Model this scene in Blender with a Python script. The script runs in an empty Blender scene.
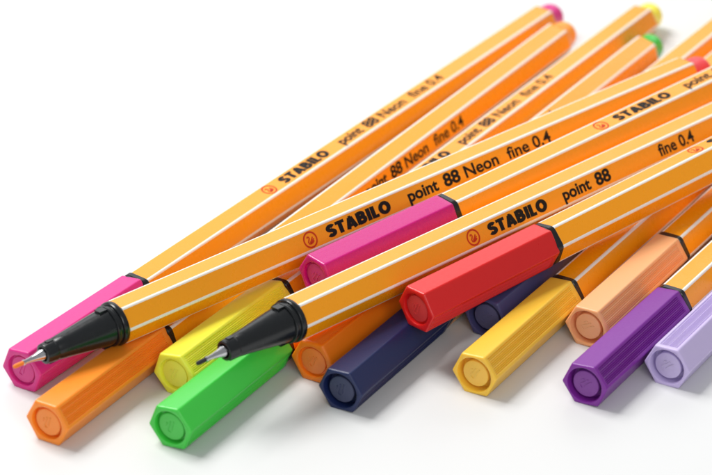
import bpy, bmesh, math, random
from mathutils import Vector, Matrix

random.seed(4)
S = bpy.context.scene
COL = S.collection
MM = 0.001
R_ = math.radians

# ------------------------------------------------------------------ camera
cam = bpy.data.cameras.new('camera')
cam_o = bpy.data.objects.new('camera', cam)
COL.objects.link(cam_o)
CAM_H, PITCH, FPX = 277.06, 28.65, 3217.6
cam_o.location = (0, 0, CAM_H * MM)
cam_o.rotation_euler = (R_(90 - PITCH), 0, 0)
cam.sensor_width = 36
cam.lens = FPX / 712 * 36
cam.clip_start = 0.01
cam.clip_end = 50
cam.dof.use_dof = True
cam.dof.focus_distance = 0.545
cam.dof.aperture_fstop = 29
cam.dof.aperture_blades = 0
S.camera = cam_o

# ------------------------------------------------------------------ light
w = bpy.data.worlds.new('World')
S.world = w
w.use_nodes = True
bg = w.node_tree.nodes['Background']
bg.inputs['Color'].default_value = (0.97, 0.985, 1.0, 1)
bg.inputs['Strength'].default_value = 0.34


def area(name, loc, target, sx, sy, power, col=(1, 1, 1)):
    l = bpy.data.lights.new(name, 'AREA')
    l.shape = 'RECTANGLE'
    l.size, l.size_y = sx, sy
    l.energy = power
    l.color = col
    o = bpy.data.objects.new(name, l)
    COL.objects.link(o)
    o.location = loc
    d = Vector(target) - Vector(loc)
    o.rotation_euler = d.to_track_quat('-Z', 'Y').to_euler()
    return o


CEN = (0.02, 0.52, 0.0)
area('key_softbox', (-0.32, 0.72, 0.62), CEN, 0.32, 0.32, 6.1, (1, 0.985, 0.96))
area('back_softbox', (0.10, 1.45, 0.55), CEN, 1.3, 0.55, 2.9, (0.98, 0.99, 1.0))
area('front_fill', (0.16, -0.20, 0.46), CEN, 0.4, 0.4, 2.1, (1, 0.99, 0.97))
S.view_settings.view_transform = 'Standard'
S.view_settings.look = 'None'
S.view_settings.exposure = 0.0
S.view_settings.gamma = 1.0
S.render.engine = 'CYCLES'


# ------------------------------------------------------------------ materials
def plastic(name, col, rough=0.34, sss=0.0, sss_r=(1, 1, 1), bump=0.0, bscale=900, coat=0.0, spec=0.5, lines=0.0):
    m = bpy.data.materials.new(name)
    m.use_nodes = True
    nt = m.node_tree
    p = nt.nodes['Principled BSDF']
    p.inputs['Base Color'].default_value = (*col, 1)
    p.inputs['Roughness'].default_value = rough
    p.inputs['Specular IOR Level'].default_value = spec
    if sss:
        p.inputs['Subsurface Weight'].default_value = sss
        p.inputs['Subsurface Radius'].default_value = sss_r
        p.inputs['Subsurface Scale'].default_value = 0.0012
    if coat:
        p.inputs['Coat Weight'].default_value = coat
        p.inputs['Coat Roughness'].default_value = 0.12
    tc = nt.nodes.new('ShaderNodeTexCoord')
    nz = nt.nodes.new('ShaderNodeTexNoise')
    nz.inputs['Scale'].default_value = bscale
    nz.inputs['Detail'].default_value = 4
    nt.links.new(tc.outputs['Object'], nz.inputs['Vector'])
    mr = nt.nodes.new('ShaderNodeMapRange')          # slight unevenness of the gloss
    mr.inputs['To Min'].default_value = rough - 0.06
    mr.inputs['To Max'].default_value = rough + 0.08
    nt.links.new(nz.outputs['Fac'], mr.inputs['Value'])
    nt.links.new(mr.outputs['Result'], p.inputs['Roughness'])
    if lines:
        mp = nt.nodes.new('ShaderNodeMapping')
        mp.inputs['Scale'].default_value = (0.03, 1, 1)
        n2 = nt.nodes.new('ShaderNodeTexNoise')
        n2.inputs['Scale'].default_value = 2600
        n2.inputs['Detail'].default_value = 3
        nt.links.new(tc.outputs['Object'], mp.inputs['Vector'])
        nt.links.new(mp.outputs['Vector'], n2.inputs['Vector'])
        ad = nt.nodes.new('ShaderNodeMath')
        ad.operation = 'MULTIPLY_ADD'
        ad.inputs[1].default_value = lines
        nt.links.new(n2.outputs['Fac'], ad.inputs[0])
        nt.links.new(nz.outputs['Fac'], ad.inputs[2])
        hgt = ad.outputs[0]
    else:
        hgt = nz.outputs['Fac']
    if bump:
        b = nt.nodes.new('ShaderNodeBump')
        b.inputs['Strength'].default_value = bump
        b.inputs['Distance'].default_value = 0.0001
        nt.links.new(hgt, b.inputs['Height'])
        nt.links.new(b.outputs['Normal'], p.inputs['Normal'])
    return m


def cap_mat(name, col, sss=0.25, rough=0.36):
    return plastic(name, col, rough, sss, tuple(max(0.08, c) for c in col), bump=0.16, bscale=1400, lines=0.7)


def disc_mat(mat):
    n = 'lit_through_' + mat.name  # paler copy of the cap colour: light coming through the disc, painted in
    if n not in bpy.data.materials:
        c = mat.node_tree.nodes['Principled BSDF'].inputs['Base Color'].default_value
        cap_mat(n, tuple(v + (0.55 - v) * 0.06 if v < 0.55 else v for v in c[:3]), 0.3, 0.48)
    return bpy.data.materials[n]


M_orange = plastic('orange_lacquer', (0.95, 0.352, 0.003), 0.27, bump=0.02, bscale=500, spec=0.5, lines=1.0)
M_white = plastic('white_stripe', (0.86, 0.83, 0.78), 0.30, bump=0.015, bscale=500)
M_black = plastic('black_plastic', (0.006, 0.0075, 0.009), 0.24, bump=0.08, bscale=1200)
M_ink = plastic('black_print', (0.008, 0.007, 0.007), 0.6, spec=0.25)
M_red = plastic('red_print', (0.55, 0.04, 0.008), 0.6, spec=0.25)
M_metal = plastic('polished_metal', (0.60, 0.60, 0.62), 0.13, bscale=2500)
M_metal.node_tree.nodes['Principled BSDF'].inputs['Metallic'].default_value = 1.0
M_nib_black = plastic('black_fibre', (0.01, 0.01, 0.014), 0.6)
M_nib_orange = plastic('orange_fibre', (0.85, 0.22, 0.02), 0.6)
M_table = plastic('white_surface', (0.70, 0.71, 0.715), 0.42, bump=0.02, bscale=260, spec=0.35)


# ------------------------------------------------------------------ mesh helpers
def link_mesh(name, me, parent=None):
    o = bpy.data.objects.new(name, me)
    COL.objects.link(o)
    if parent is not None:
        o.parent = parent
    return o


def finish(name, bm, mats, sharp=32):
    bmesh.ops.recalc_face_normals(bm, faces=bm.faces[:])
    for f in bm.faces:
        f.smooth = True
    for e in bm.edges:
        if len(e.link_faces) == 2 and e.calc_face_angle(0) > R_(sharp):
            e.smooth = False
    me = bpy.data.meshes.new(name)
    bm.to_mesh(me)
    bm.free()
    for m in mats:
        me.materials.append(m)
    return me


# a point of the pen: s along the axis (towards the rear), radius and angle about it
def P(s, y, z):
    return Vector((s * MM, -y * MM, z * MM))


def hex_profile(R, fillet, nflat=4, narc=5, ribs=(), nrib=10, amp=0.0, stripe=0.0):
    """points (y, z) round a hexagon of circumradius R with rounded corners; tags 1 = edge stripe after the point"""
    ap = R * math.cos(R_(30))
    pts, tags = [], []
    cc = R - fillet / math.cos(R_(30))              # distance of the corner arc's centre
    for k in range(6):
        va = 60 * k
        cx, cz = cc * math.cos(R_(va)), cc * math.sin(R_(va))
        for i in range(narc + 1):                   # the rounded corner
            a = va - 30 + 60 * i / narc
            pts.append((cx + fillet * math.cos(R_(a)), cz + fillet * math.sin(R_(a))))
            tags.append(1)
        fa = va + 30                                # the flat facet that follows
        half = ap * math.tan(R_(30)) - fillet * math.tan(R_(30))
        nx, nz = math.cos(R_(fa)), math.sin(R_(fa))
        tx, tz = -nz, nx
        if k in ribs:
            us = [-half + 2 * half * (i + 1) / (nrib * 6 + 1) for i in range(nrib * 6)]
        else:
            us = [-half + 2 * half * (i + 1) / (nflat + 1) for i in range(nflat)]
            if stripe:
                us = [-half + stripe] + [u for u in us if abs(u) < half - stripe] + [half - stripe]
        n0 = len(us)
        for i, u in enumerate(us):
            d = 0.0
            if k in ribs:
                ph = (u + half * 0.86) / (2 * half * 0.86) * nrib
                if 0 < ph < nrib:
                    d = amp * (0.5 - 0.5 * math.cos(2 * math.pi * ph)) ** 0.7
            pts.append((nx * (ap - d) + tx * u, nz * (ap - d) + tz * u))
            tags.append(1 if (stripe and i == n0 - 1) else 0)
        if stripe:
            tags[-n0 - 1] = 1                       # arc end -> first stripe point
    return pts, tags


def loft(bm, loops, mat_of=None, cap0=False, cap1=False):
    rows = [[bm.verts.new(P(s, y, z)) for (y, z) in pts] for s, pts in loops]
    n = len(rows[0])
    for a, b in zip(rows, rows[1:]):
        for i in range(n):
            j = (i + 1) % n
            f = bm.faces.new((a[i], a[j], b[j], b[i]))
            if mat_of:
                f.material_index = mat_of[i]
    if cap0:
        bm.faces.new(rows[0])
    if cap1:
        bm.faces.new(rows[-1])
    return rows


def circ(R, n=48, off=0):
    return [(R * math.cos(2 * math.pi * i / n + off), R * math.sin(2 * math.pi * i / n + off)) for i in range(n)]


def scl(pts, k):
    return [(y * k, z * k) for y, z in pts]


def lathe(name, prof, mat, n=56, cap0=True, cap1=True, sharp=32):
    bm = bmesh.new()
    loft(bm, [(s, circ(r, n)) for s, r in prof], None, cap0, cap1)
    return finish(name, bm, [mat], sharp)


# ------------------------------------------------------------------ pen dimensions (mm)
RB, RJ, RE = 3.87, 4.02, 4.24
LC, LB = 30.4, 134.3


def barrel_mesh(L, start):
    bm = bmesh.new()
    pts, tags = hex_profile(RB, 0.36, nflat=3, narc=5, stripe=0.13)
    loft(bm, [(start, scl(pts, 0.80)), (start, scl(pts, 0.985)), (start + 0.08, pts), (L * 0.33, pts), (L * 0.66, pts), (L - 0.9, pts),
              (L - 0.35, scl(pts, 0.972)), (L - 0.08, scl(pts, 0.92)), (L, scl(pts, 0.86)), (L, scl(pts, 0.6))], tags)
    return finish('barrel', bm, [M_orange, M_white])


def cap_mesh(mat, ribs, deep, rh):
    bm = bmesh.new()
    pr = lambda R, amp: hex_profile(R, 0.40, 5, 6, ribs, 10, amp)[0]
    rad = lambda s: RJ + (RE - RJ) * (-s / LC)
    A = 0.24
    loops = []
    base = pr(RE, 0)
    ang = [math.atan2(z, y) for y, z in base]
    c = lambda r: [(r * math.cos(a), r * math.sin(a)) for a in ang]
    loops.append((-LC + deep, c(0.2)))
    loops.append((-LC + deep, c(rh - 0.12)))
    loops.append((-LC + deep - 0.1, c(rh - 0.03)))
    loops.append((-LC + 0.22, c(rh)))
    loops.append((-LC + 0.06, c(rh + 0.06)))
    loops.append((-LC, c(rh + 0.22)))
    loops.append((-LC, scl(base, 0.925)))
    loops.append((-LC + 0.07, scl(base, 0.965)))
    loops.append((-LC + 0.22, scl(base, 0.992)))
    loops.append((-LC + 0.45, base))
    for s, amp in ((-LC + 0.7, 0), (-LC + 1.1, A), (-LC * 0.66, A), (-LC * 0.33, A), (-1.6, A), (-1.2, 0), (-0.35, 0)):
        loops.append((s, pr(rad(s), amp)))
    b1 = pr(RJ, 0)
    loops.append((-0.12, scl(b1, 0.985)))
    loops.append((0.0, scl(b1, 0.955)))
    loops.append((0.0, scl(b1, 0.75)))
    loft(bm, loops, None, True, False)
    return finish('cap', bm, [mat])


def disc_mesh(mat, r, face, deep):
    """the round closing disc seen in the cap's end, with its small raised mark"""
    bm = bmesh.new()
    loft(bm, [(deep, circ(r, 56)), (face + 0.25, circ(r, 56)), (face + 0.08, circ(r - 0.06, 56)), (face, circ(r - 0.25, 56))], None, False, True)
    strokes = [[(-0.95, 0.75), (-0.35, 0.15), (0.15, -0.65)], [(-0.30, 0.95), (0.30, 0.25), (0.85, -0.25), (0.95, -0.65), (0.55, -0.95)],
               [(0.45, 0.85), (0.85, 0.45)]]
    for st in strokes:
        stroke(bm, st, 0.17, lambda u, v: P(face - 0.12, -u, v), lambda u, v: P(face + 0.05, -u, v))
    return finish('end_disc', bm, [mat])


def stroke(bm, pts, wd, top, bot=None, closed=False):
    """a ribbon of width wd along 2D points; top()/bot() turn (u, v) into 3D"""
    n = len(pts)
    L, Rr = [], []
    for i, p in enumerate(pts):
        a = pts[i - 1] if (i > 0 or closed) else p
        b = pts[(i + 1) % n] if (i < n - 1 or closed) else p
        d = Vector((b[0] - a[0], b[1] - a[1]))
        d.normalize()
        nx, ny = -d.y * wd / 2, d.x * wd / 2
        L.append((p[0] + nx, p[1] + ny))
        Rr.append((p[0] - nx, p[1] - ny))
    tl = [bm.verts.new(top(*q)) for q in L]
    tr = [bm.verts.new(top(*q)) for q in Rr]
    if bot:
        bl = [bm.verts.new(bot(*q)) for q in L]
        br = [bm.verts.new(bot(*q)) for q in Rr]
    m = n if closed else n - 1
    for i in range(m):
        j = (i + 1) % n
        bm.faces.new((tl[i], tr[i], tr[j], tl[j]))
        if bot:
            bm.faces.new((tl[i], tl[j], bl[j], bl[i]))
            bm.faces.new((tr[i], br[i], br[j], tr[j]))
    if bot and not closed:
        bm.faces.new((tl[0], bl[0], br[0], tr[0]))
        bm.faces.new((tl[-1], tr[-1], br[-1], bl[-1]))


# ---- print on a facet: fa = facet angle, (u, v) = along the pen, across the facet
def on_facet(fa, lift=0.025):
    ap = RB * math.cos(R_(30)) + lift
    ca, sa = math.cos(R_(fa)), math.sin(R_(fa))
    return lambda u, v: P(u, ca * ap - sa * v, sa * ap + ca * v)


def text_mesh(txt, s0, s1, cap_h, base_v, fa, bold, lift=0.025, spacing=1.0):
    cu = bpy.data.curves.new('lettering', 'FONT')
    cu.body = txt
    cu.size = 1.0
    cu.offset = bold
    cu.space_character = spacing
    cu.resolution_u = 4
    o = bpy.data.objects.new('lettering_source', cu)
    COL.objects.link(o)
    dg = bpy.context.evaluated_depsgraph_get()
    dg.update()
    me = bpy.data.meshes.new_from_object(o.evaluated_get(dg), depsgraph=dg)
    bpy.data.objects.remove(o)
    bpy.data.curves.remove(cu)
    xs = [v.co.x for v in me.vertices]
    x0, x1 = min(xs), max(xs)
    f = on_facet(fa, lift)
    ky = cap_h / 0.73
    out = []
    bm = bmesh.new()
    bm.from_mesh(me)
    bpy.data.meshes.remove(me)
    for v in bm.verts:
        u = s0 + (v.co.x - x0) / (x1 - x0) * (s1 - s0)
        v.co = f(u, base_v + v.co.y * ky)
    return bm


def merge(bms):
    a = bms[0]
    for b in bms[1:]:
        tmp = bpy.data.meshes.new('tmp')
        b.to_mesh(tmp)
        a.from_mesh(tmp)
        bpy.data.meshes.remove(tmp)
        b.free()
    return a


# heavy grotesque capitals of the maker's name, drawn as strokes in a 1-high box: (width, strokes)
def arc(cx, cy, rx, ry, a0, a1, n=12):
    return [(cx + rx * math.cos(R_(a0 + (a1 - a0) * i / n)), cy + ry * math.sin(R_(a0 + (a1 - a0) * i / n))) for i in range(n + 1)]


W_ = 0.28
LETTERS = {
    'S': (0.66, [arc(0.35, 0.70, 0.21, 0.175, 25, 270, 12) + arc(0.33, 0.31, 0.22, 0.185, 90, -155, 12)[1:]]),
    'T': (0.66, [[(0.0, 0.885), (0.66, 0.885)], [(0.33, 0.80), (0.33, 0.0)]]),
    'A': (0.80, [[(0.12, 0.0), (0.36, 0.90)], [(0.68, 0.0), (0.44, 0.90)], [(0.22, 0.27), (0.58, 0.27)], [(0.30, 0.90), (0.50, 0.90)]]),
    'B': (0.70, [[(0.13, 0.0), (0.13, 1.0)], [(0.13, 0.885), (0.34, 0.885)] + arc(0.34, 0.715, 0.17, 0.17, 90, -90, 10) + [(0.13, 0.53)],
                 [(0.13, 0.53), (0.36, 0.53)] + arc(0.37, 0.32, 0.20, 0.205, 90, -90, 10) + [(0.13, 0.115)]]),
    'I': (0.30, [[(0.15, 0.0), (0.15, 1.0)]]),
    'L': (0.52, [[(0.13, 1.0), (0.13, 0.0)], [(0.13, 0.11), (0.50, 0.11)]]),
    'O': (0.86, [arc(0.43, 0.5, 0.295, 0.385, 0, 360, 28)[:-1]]),
}


def name_bm(s0, s1, h, base_v, fa):
    f = on_facet(fa)
    gap = 0.055
    tot = sum(LETTERS[c][0] for c in 'STABILO') + gap * 6
    k = (s1 - s0) / tot
    bm = bmesh.new()
    x = 0.0
    q = 0
    for c in 'STABILO':
        wd, sts = LETTERS[c]
        for st in sts:
            q += 1
            wv = W_ * (0.9 if len(st) == 2 and abs(st[0][1] - st[1][1]) < 0.01 else 1.08)
            stroke(bm, st, wv, lambda u, v, x=x, q=q: on_facet(fa, 0.02 + 0.0012 * q)(s0 + (x + u) * k, base_v + v * h), None, closed=(c == 'O'))
        x += wd + gap
    return bm


def emblem_bm(s, fa, r=1.33):
    """round red emblem: a ring with a stylised swan in it"""
    f = on_facet(fa)
    bm = bmesh.new()
    ring = [(s + r * math.cos(2 * math.pi * i / 40), r * math.sin(2 * math.pi * i / 40)) for i in range(40)]
    stroke(bm, ring, 0.30, f, None, closed=True)
    g = on_facet(fa, 0.028)
    neck = [(-0.50, 0.33), (-0.36, 0.50), (-0.17, 0.46), (-0.10, 0.26), (-0.25, 0.02), (-0.44, -0.22), (-0.38, -0.50), (-0.08, -0.60)]
    stroke(bm, [(s + a * r / 1.1, b * r / 1.1) for a, b in neck], 0.26, g)
    h = on_facet(fa, 0.031)
    for wing in ([(-0.20, -0.42), (0.16, -0.10), (0.50, 0.30)], [(-0.10, -0.52), (0.30, -0.26), (0.62, 0.02)], [(-0.12, -0.60), (0.28, -0.50), (0.58, -0.28)]):
        stroke(bm, [(s + a * r / 1.1, b * r / 1.1) for a, b in wing], 0.24, h)
    return bm


# ------------------------------------------------------------------ shared part meshes
ME = {}


def barrel_for(L, start):
    k = (L, start)
    if k not in ME:
        ME[k] = barrel_mesh(L, start)
    return ME[k]


def collar_capped():
    bm = bmesh.new()
    pts, _ = hex_profile(RB + 0.12, 1.25, 3, 8)
    loft(bm, [(-0.6, scl(pts, 0.93)), (0.0, scl(pts, 0.97)), (0.10, pts), (1.0, pts), (1.15, scl(pts, 0.97)), (1.15, scl(pts, 0.8))], None, True, False)
    return finish('collar', bm, [M_black])


def collar_open():
    return lathe('collar', [(0.0, 3.0), (0.0, 3.50), (-0.10, 3.72), (-0.30, 3.80), (-0.85, 3.80), (-1.02, 3.72), (-1.10, 3.58), (-1.12, 3.38), (-1.55, 3.34),
                            (-1.62, 3.50), (-1.80, 3.55), (-2.05, 3.52), (-2.15, 3.40), (-2.18, 2.9)], M_black)


def grip_mesh():
    bm = bmesh.new()
    prof = [(-2.0, 2.6), (-2.1, 3.16), (-3.0, 3.10), (-5.0, 2.86), (-8.0, 2.46), (-11.0, 2.08), (-12.6, 1.90), (-12.75, 1.84), (-12.95, 1.84), (-13.05, 1.90),
            (-14.7, 1.76), (-14.95, 1.70), (-15.02, 1.58), (-15.02, 1.28), (-14.9, 1.20), (-14.2, 1.16), (-14.2, 0.5)]
    loft(bm, [(s, circ(r, 56)) for s, r in prof], None, True, True)
    # two small lugs behind the cone's root and a slit near the mouth
    for a in (100, 280):
        for (s0, s1, wd, r0, r1) in ((-3.6, -2.1, 0.75, 2.7, 3.42), (-14.2, -13.0, 0.40, 1.4, 1.98)):
            vs = []
            for s in (s0, s1):
                for t in (-wd, wd):
                    for r in (r0, r1):
                        ca, sa = math.cos(R_(a)), math.sin(R_(a))
                        vs.append(bm.verts.new(P(s, ca * r - sa * t, sa * r + ca * t)))
            for q in ((0, 1, 3, 2), (4, 6, 7, 5), (0, 4, 5, 1), (2, 3, 7, 6), (1, 5, 7, 3), (0, 2, 6, 4)):
                bm.faces.new([vs[i] for i in q])
    return finish('grip_section', bm, [M_black])


def metal_mesh():
    return lathe('metal_tip', [(-14.0, 0.9), (-14.3, 1.02), (-15.0, 1.0), (-15.5, 0.90), (-16.5, 0.62), (-17.6, 0.44), (-18.4, 0.38), (-18.6, 0.36), (-18.65, 0.46),
                               (-18.85, 0.46), (-18.9, 0.35), (-19.2, 0.33), (-19.25, 0.2)], M_metal)


def nib_mesh(mat):
    return lathe('fibre_nib', [(-18.9, 0.2), (-18.95, 0.36), (-20.4, 0.38), (-20.75, 0.30), (-20.9, 0.12)], mat, 24)


def plug_mesh(mat, L):
    prof = [(L - 0.6, 2.9), (L - 0.02, 2.95), (L + 0.12, 2.86)]
    for i in range(9):
        a = i / 9 * 90
        prof.append((L + 2.6 + 2.7 * math.sin(R_(a)), 2.78 * math.cos(R_(a))))
    prof.append((L + 5.3, 0.05))
    return lathe('end_plug', prof, mat, 40)


COLLAR_C, COLLAR_O, GRIP, METAL = collar_capped(), collar_open(), grip_mesh(), metal_mesh()


def print_mesh(fa, neon, z=0):
    bms = [name_bm(43.0, 57.4, 2.15, -1.05, fa), text_mesh('point', 61.6, 68.6, 2.15, -0.90, fa, 0.032), text_mesh('88', 70.0, 73.8, 2.30, -0.95, fa, 0.034)]
    if neon:
        bms += [text_mesh('Neon', 75.0, 83.0, 2.20, -0.95, fa, 0.024), text_mesh('fine 0.4', 85.3, 95.9, 2.20, -0.95, fa, 0.020)]
    else:
        bms += [text_mesh('fine 0.4', 86.7, 96.1, 2.20, -0.95, fa, 0.026)]
    bm = merge(bms)
    me = bpy.data.meshes.new('lettering')
    bmesh.ops.recalc_face_normals(bm, faces=bm.faces[:])
    bm.to_mesh(me)
    bm.free()
    me.materials.append(M_ink)
    return me


def emblem_mesh(fa):
    bm = emblem_bm(39.3, fa)
    me = bpy.data.meshes.new('emblem')
    bm.to_mesh(me)
    bm.free()
    me.materials.append(M_red)
    return me


def shared(key, fn, *a):
    if key not in ME:
        ME[key] = fn(*a)
    return ME[key]


# ------------------------------------------------------------------ the setting
bm = bmesh.new()
N = 24
for i in range(N + 1):
    for j in range(N + 1):
        bm.verts.new((-2.5 + 5 * i / N, -0.8 + 5 * j / N, 0))
bm.verts.ensure_lookup_table()
for i in range(N):
    for j in range(N):
        a = i * (N + 1) + j
        bm.faces.new([bm.verts[q] for q in (a, a + N + 1, a + N + 2, a + 1)])
table = link_mesh('tabletop', finish('tabletop', bm, [M_table]))
table['kind'] = 'structure'

# ------------------------------------------------------------------ the pens
GROUP = 'orange fineliner pens piled on the white surface'


def pen(label, pose, cap=None, ribs=(0, 3), hole=None, text=None, neon=True, plug=None, open_nib=None, blen=LB):
    x, y, z, yaw, tilt, rc, rb = pose
    ya, ti = R_(yaw), R_(tilt)
    d = Vector((math.cos(ya) * math.cos(ti), math.sin(ya) * math.cos(ti), math.sin(ti)))
    r = Vector((math.sin(ya), -math.cos(ya), 0))
    n = r.cross(d)
    root = bpy.data.objects.new('fineliner_pen', None)
    COL.objects.link(root)
    root.empty_display_size = 0.01
    root.location = (x * MM, y * MM, z * MM)
    root.rotation_euler = Matrix((d, -r, n)).transposed().to_euler()
    root['label'] = label
    root['category'] = 'pen'
    root['group'] = GROUP
    start = 0.0 if open_nib else 1.1
    b = link_mesh('barrel', barrel_for(blen, start), root)
    b.rotation_euler = (-R_(rb), 0, 0)
    if text is not None:
        link_mesh('lettering', shared(('t', text, neon), print_mesh, text, neon), b)
        link_mesh('emblem', shared(('e', text), emblem_mesh, text), b)
    if plug is not None:
        link_mesh('end_plug', plug_mesh(plug, blen), root)
    if open_nib:
        c = link_mesh('collar', COLLAR_O, root)
        g = link_mesh('grip_section', GRIP, root)
        g.rotation_euler = (R_(4), 0, 0)
        m = link_mesh('metal_tip', METAL, root)
        link_mesh('fibre_nib', shared(('n', open_nib.name), nib_mesh, open_nib), m)
    else:
        c = link_mesh('collar', COLLAR_C, root)
        c.rotation_euler = (-R_(rb), 0, 0)
        deep, rh, rd, face = hole
        k = link_mesh('cap', cap_mesh(cap, ribs, deep, rh), root)
        k.rotation_euler = (-R_(rc), 0, 0)
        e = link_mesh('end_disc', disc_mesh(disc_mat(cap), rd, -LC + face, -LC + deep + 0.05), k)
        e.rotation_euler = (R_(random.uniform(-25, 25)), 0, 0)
    return root


DEEP = (2.2, 3.12, 2.38, 0.5)          # open ring round a raised disc
SHALLOW = (0.8, 2.8, 2.4, 0.35)      # nearly flush
C = {
    'pink': cap_mat('neon_pink_plastic', (0.68, 0.026, 0.26), 0.3),
    'orange': cap_mat('neon_orange_plastic', (1.0, 0.285, 0.02), 0.3),
    'yellow': cap_mat('neon_yellow_plastic', (0.94, 0.88, 0.07), 0.4),
    'green': cap_mat('neon_green_plastic', (0.05, 0.58, 0.06), 0.3, 0.22),
    'magenta': cap_mat('magenta_plastic', (0.56, 0.006, 0.20), 0.15, 0.26),
    'red': cap_mat('red_plastic', (0.66, 0.010, 0.010), 0.15, 0.30),
    'tangerine': cap_mat('tangerine_plastic', (0.92, 0.22, 0.006), 0.3),
    'slate': cap_mat('slate_violet_plastic', (0.07, 0.068, 0.19), 0.0),
    'navy': cap_mat('navy_plastic', (0.009, 0.018, 0.085), 0.0, 0.38),
    'ochre': cap_mat('ochre_yellow_plastic', (0.92, 0.55, 0.05), 0.25),
    'apricot': cap_mat('apricot_plastic', (0.90, 0.44, 0.20), 0.3),
    'violet': cap_mat('violet_plastic', (0.20, 0.018, 0.30), 0.15),
    'lilac': cap_mat('lilac_plastic', (0.56, 0.47, 0.75), 0.25),
    'amber': cap_mat('amber_orange_plastic', (0.98, 0.36, 0.03), 0.3),
    'coral': cap_mat('coral_red_plastic', (0.80, 0.07, 0.085), 0.3),
}

pen('capped pen with a neon pink cap, far left, its pink plug end at the top', (-38.01, 479.97, 3.58, 55.64, 0.10, 7.6, -4.4),
    C['pink'], (2, 5), SHALLOW, 90, True, C['pink'])
pen('capped pen with a ribbed neon orange cap in the bottom left corner, orange plug end', (-33.46, 464.04, 3.78, 57.90, 0.27, 1.1, -10.5),
    C['orange'], (0, 3), (1.4, 2.9, 2.42, 0.35), 30, True, C['amber'], blen=138.0)
pen('capped pen with a neon yellow cap between the orange and green caps', (-13.74, 478.83, 3.69, 57.70, -0.16, 11.0, 1.2),
    C['yellow'], (0, 3), SHALLOW, 90, True, C['yellow'])
pen('capped pen with a bright green cap lying at the front, green plug end', (-13.77, 462.57, 3.74, 58.24, -0.05, 8.0, -15.5),
    C['green'], (2, 5), (1.3, 2.92, 2.42, 0.4), 90, True, C['green'])
pen('capped pen with a dark navy blue smooth cap', (13.28, 474.17, 3.74, 58.40, 0.20, 4.5, 0.0), C['navy'], (2, 5), DEEP, plug=C['navy'])
pen('capped pen with a ribbed golden yellow cap under the red capped pen', (35.36, 479.18, 3.73, 58.28, 0.22, 5.0, 0.0), C['ochre'], (0, 3), DEEP, plug=C['ochre'])
pen('capped pen with a pale apricot peach cap', (54.80, 494.62, 3.69, 58.37, 0.17, 2.2, 0.0), C['apricot'], (0, 3), DEEP, plug=C['apricot'])
pen('capped pen with a deep violet cap at the right front', (53.48, 475.79, 3.69, 57.86, 0.13, 6.5, 0.0), C['violet'], (0, 3), DEEP, plug=C['violet'])
pen('capped pen with a pale lilac cap at the right edge', (67.16, 481.86, 3.65, 58.45, 0.20, 3.1, 0.0), C['lilac'], (1, 4), DEEP, plug=C['lilac'])
pen('capped pen with a tangerine orange cap lying beside the navy cap', (8.92, 483.07, 3.68, 57.84, 0.06, 1.8, 2.0),
    C['tangerine'], (1, 4), SHALLOW, plug=C['tangerine'])
pen('capped pen with a dark slate cap, mostly hidden beneath the red cap', (37.92, 497.72, 3.67, 58.10, 0.13, -3.7, 0.0), C['slate'], (2, 5), DEEP, plug=C['slate'])
pen('capped pen with a glossy magenta cap lying between the two uncapped pens', (15.39, 492.53, 12.19, 42.85, 1.29, -3.0, -1.5),
    C['magenta'], (2, 5), SHALLOW, 90, False, C['magenta'])
pen('capped pen with a smooth red cap lying on top of the pile', (32.13, 482.71, 11.89, 42.93, 1.59, 2.8, 11.3), C['red'], (2, 5), SHALLOW, 90, False, C['red'])
pen('uncapped pen with an orange nib in front of the pink cap, coral plug end', (-39.35, 458.03, 10.92, 40.80, 1.15, 0.0, 2.8),
    text=30, neon=True, plug=C['coral'], open_nib=M_nib_orange)
pen('uncapped pen with a black nib pointing over the green cap', (-10.40, 456.04, 12.63, 43.65, -0.38, 0.0, 3.0),
    text=30, neon=False, plug=M_black, open_nib=M_nib_black)
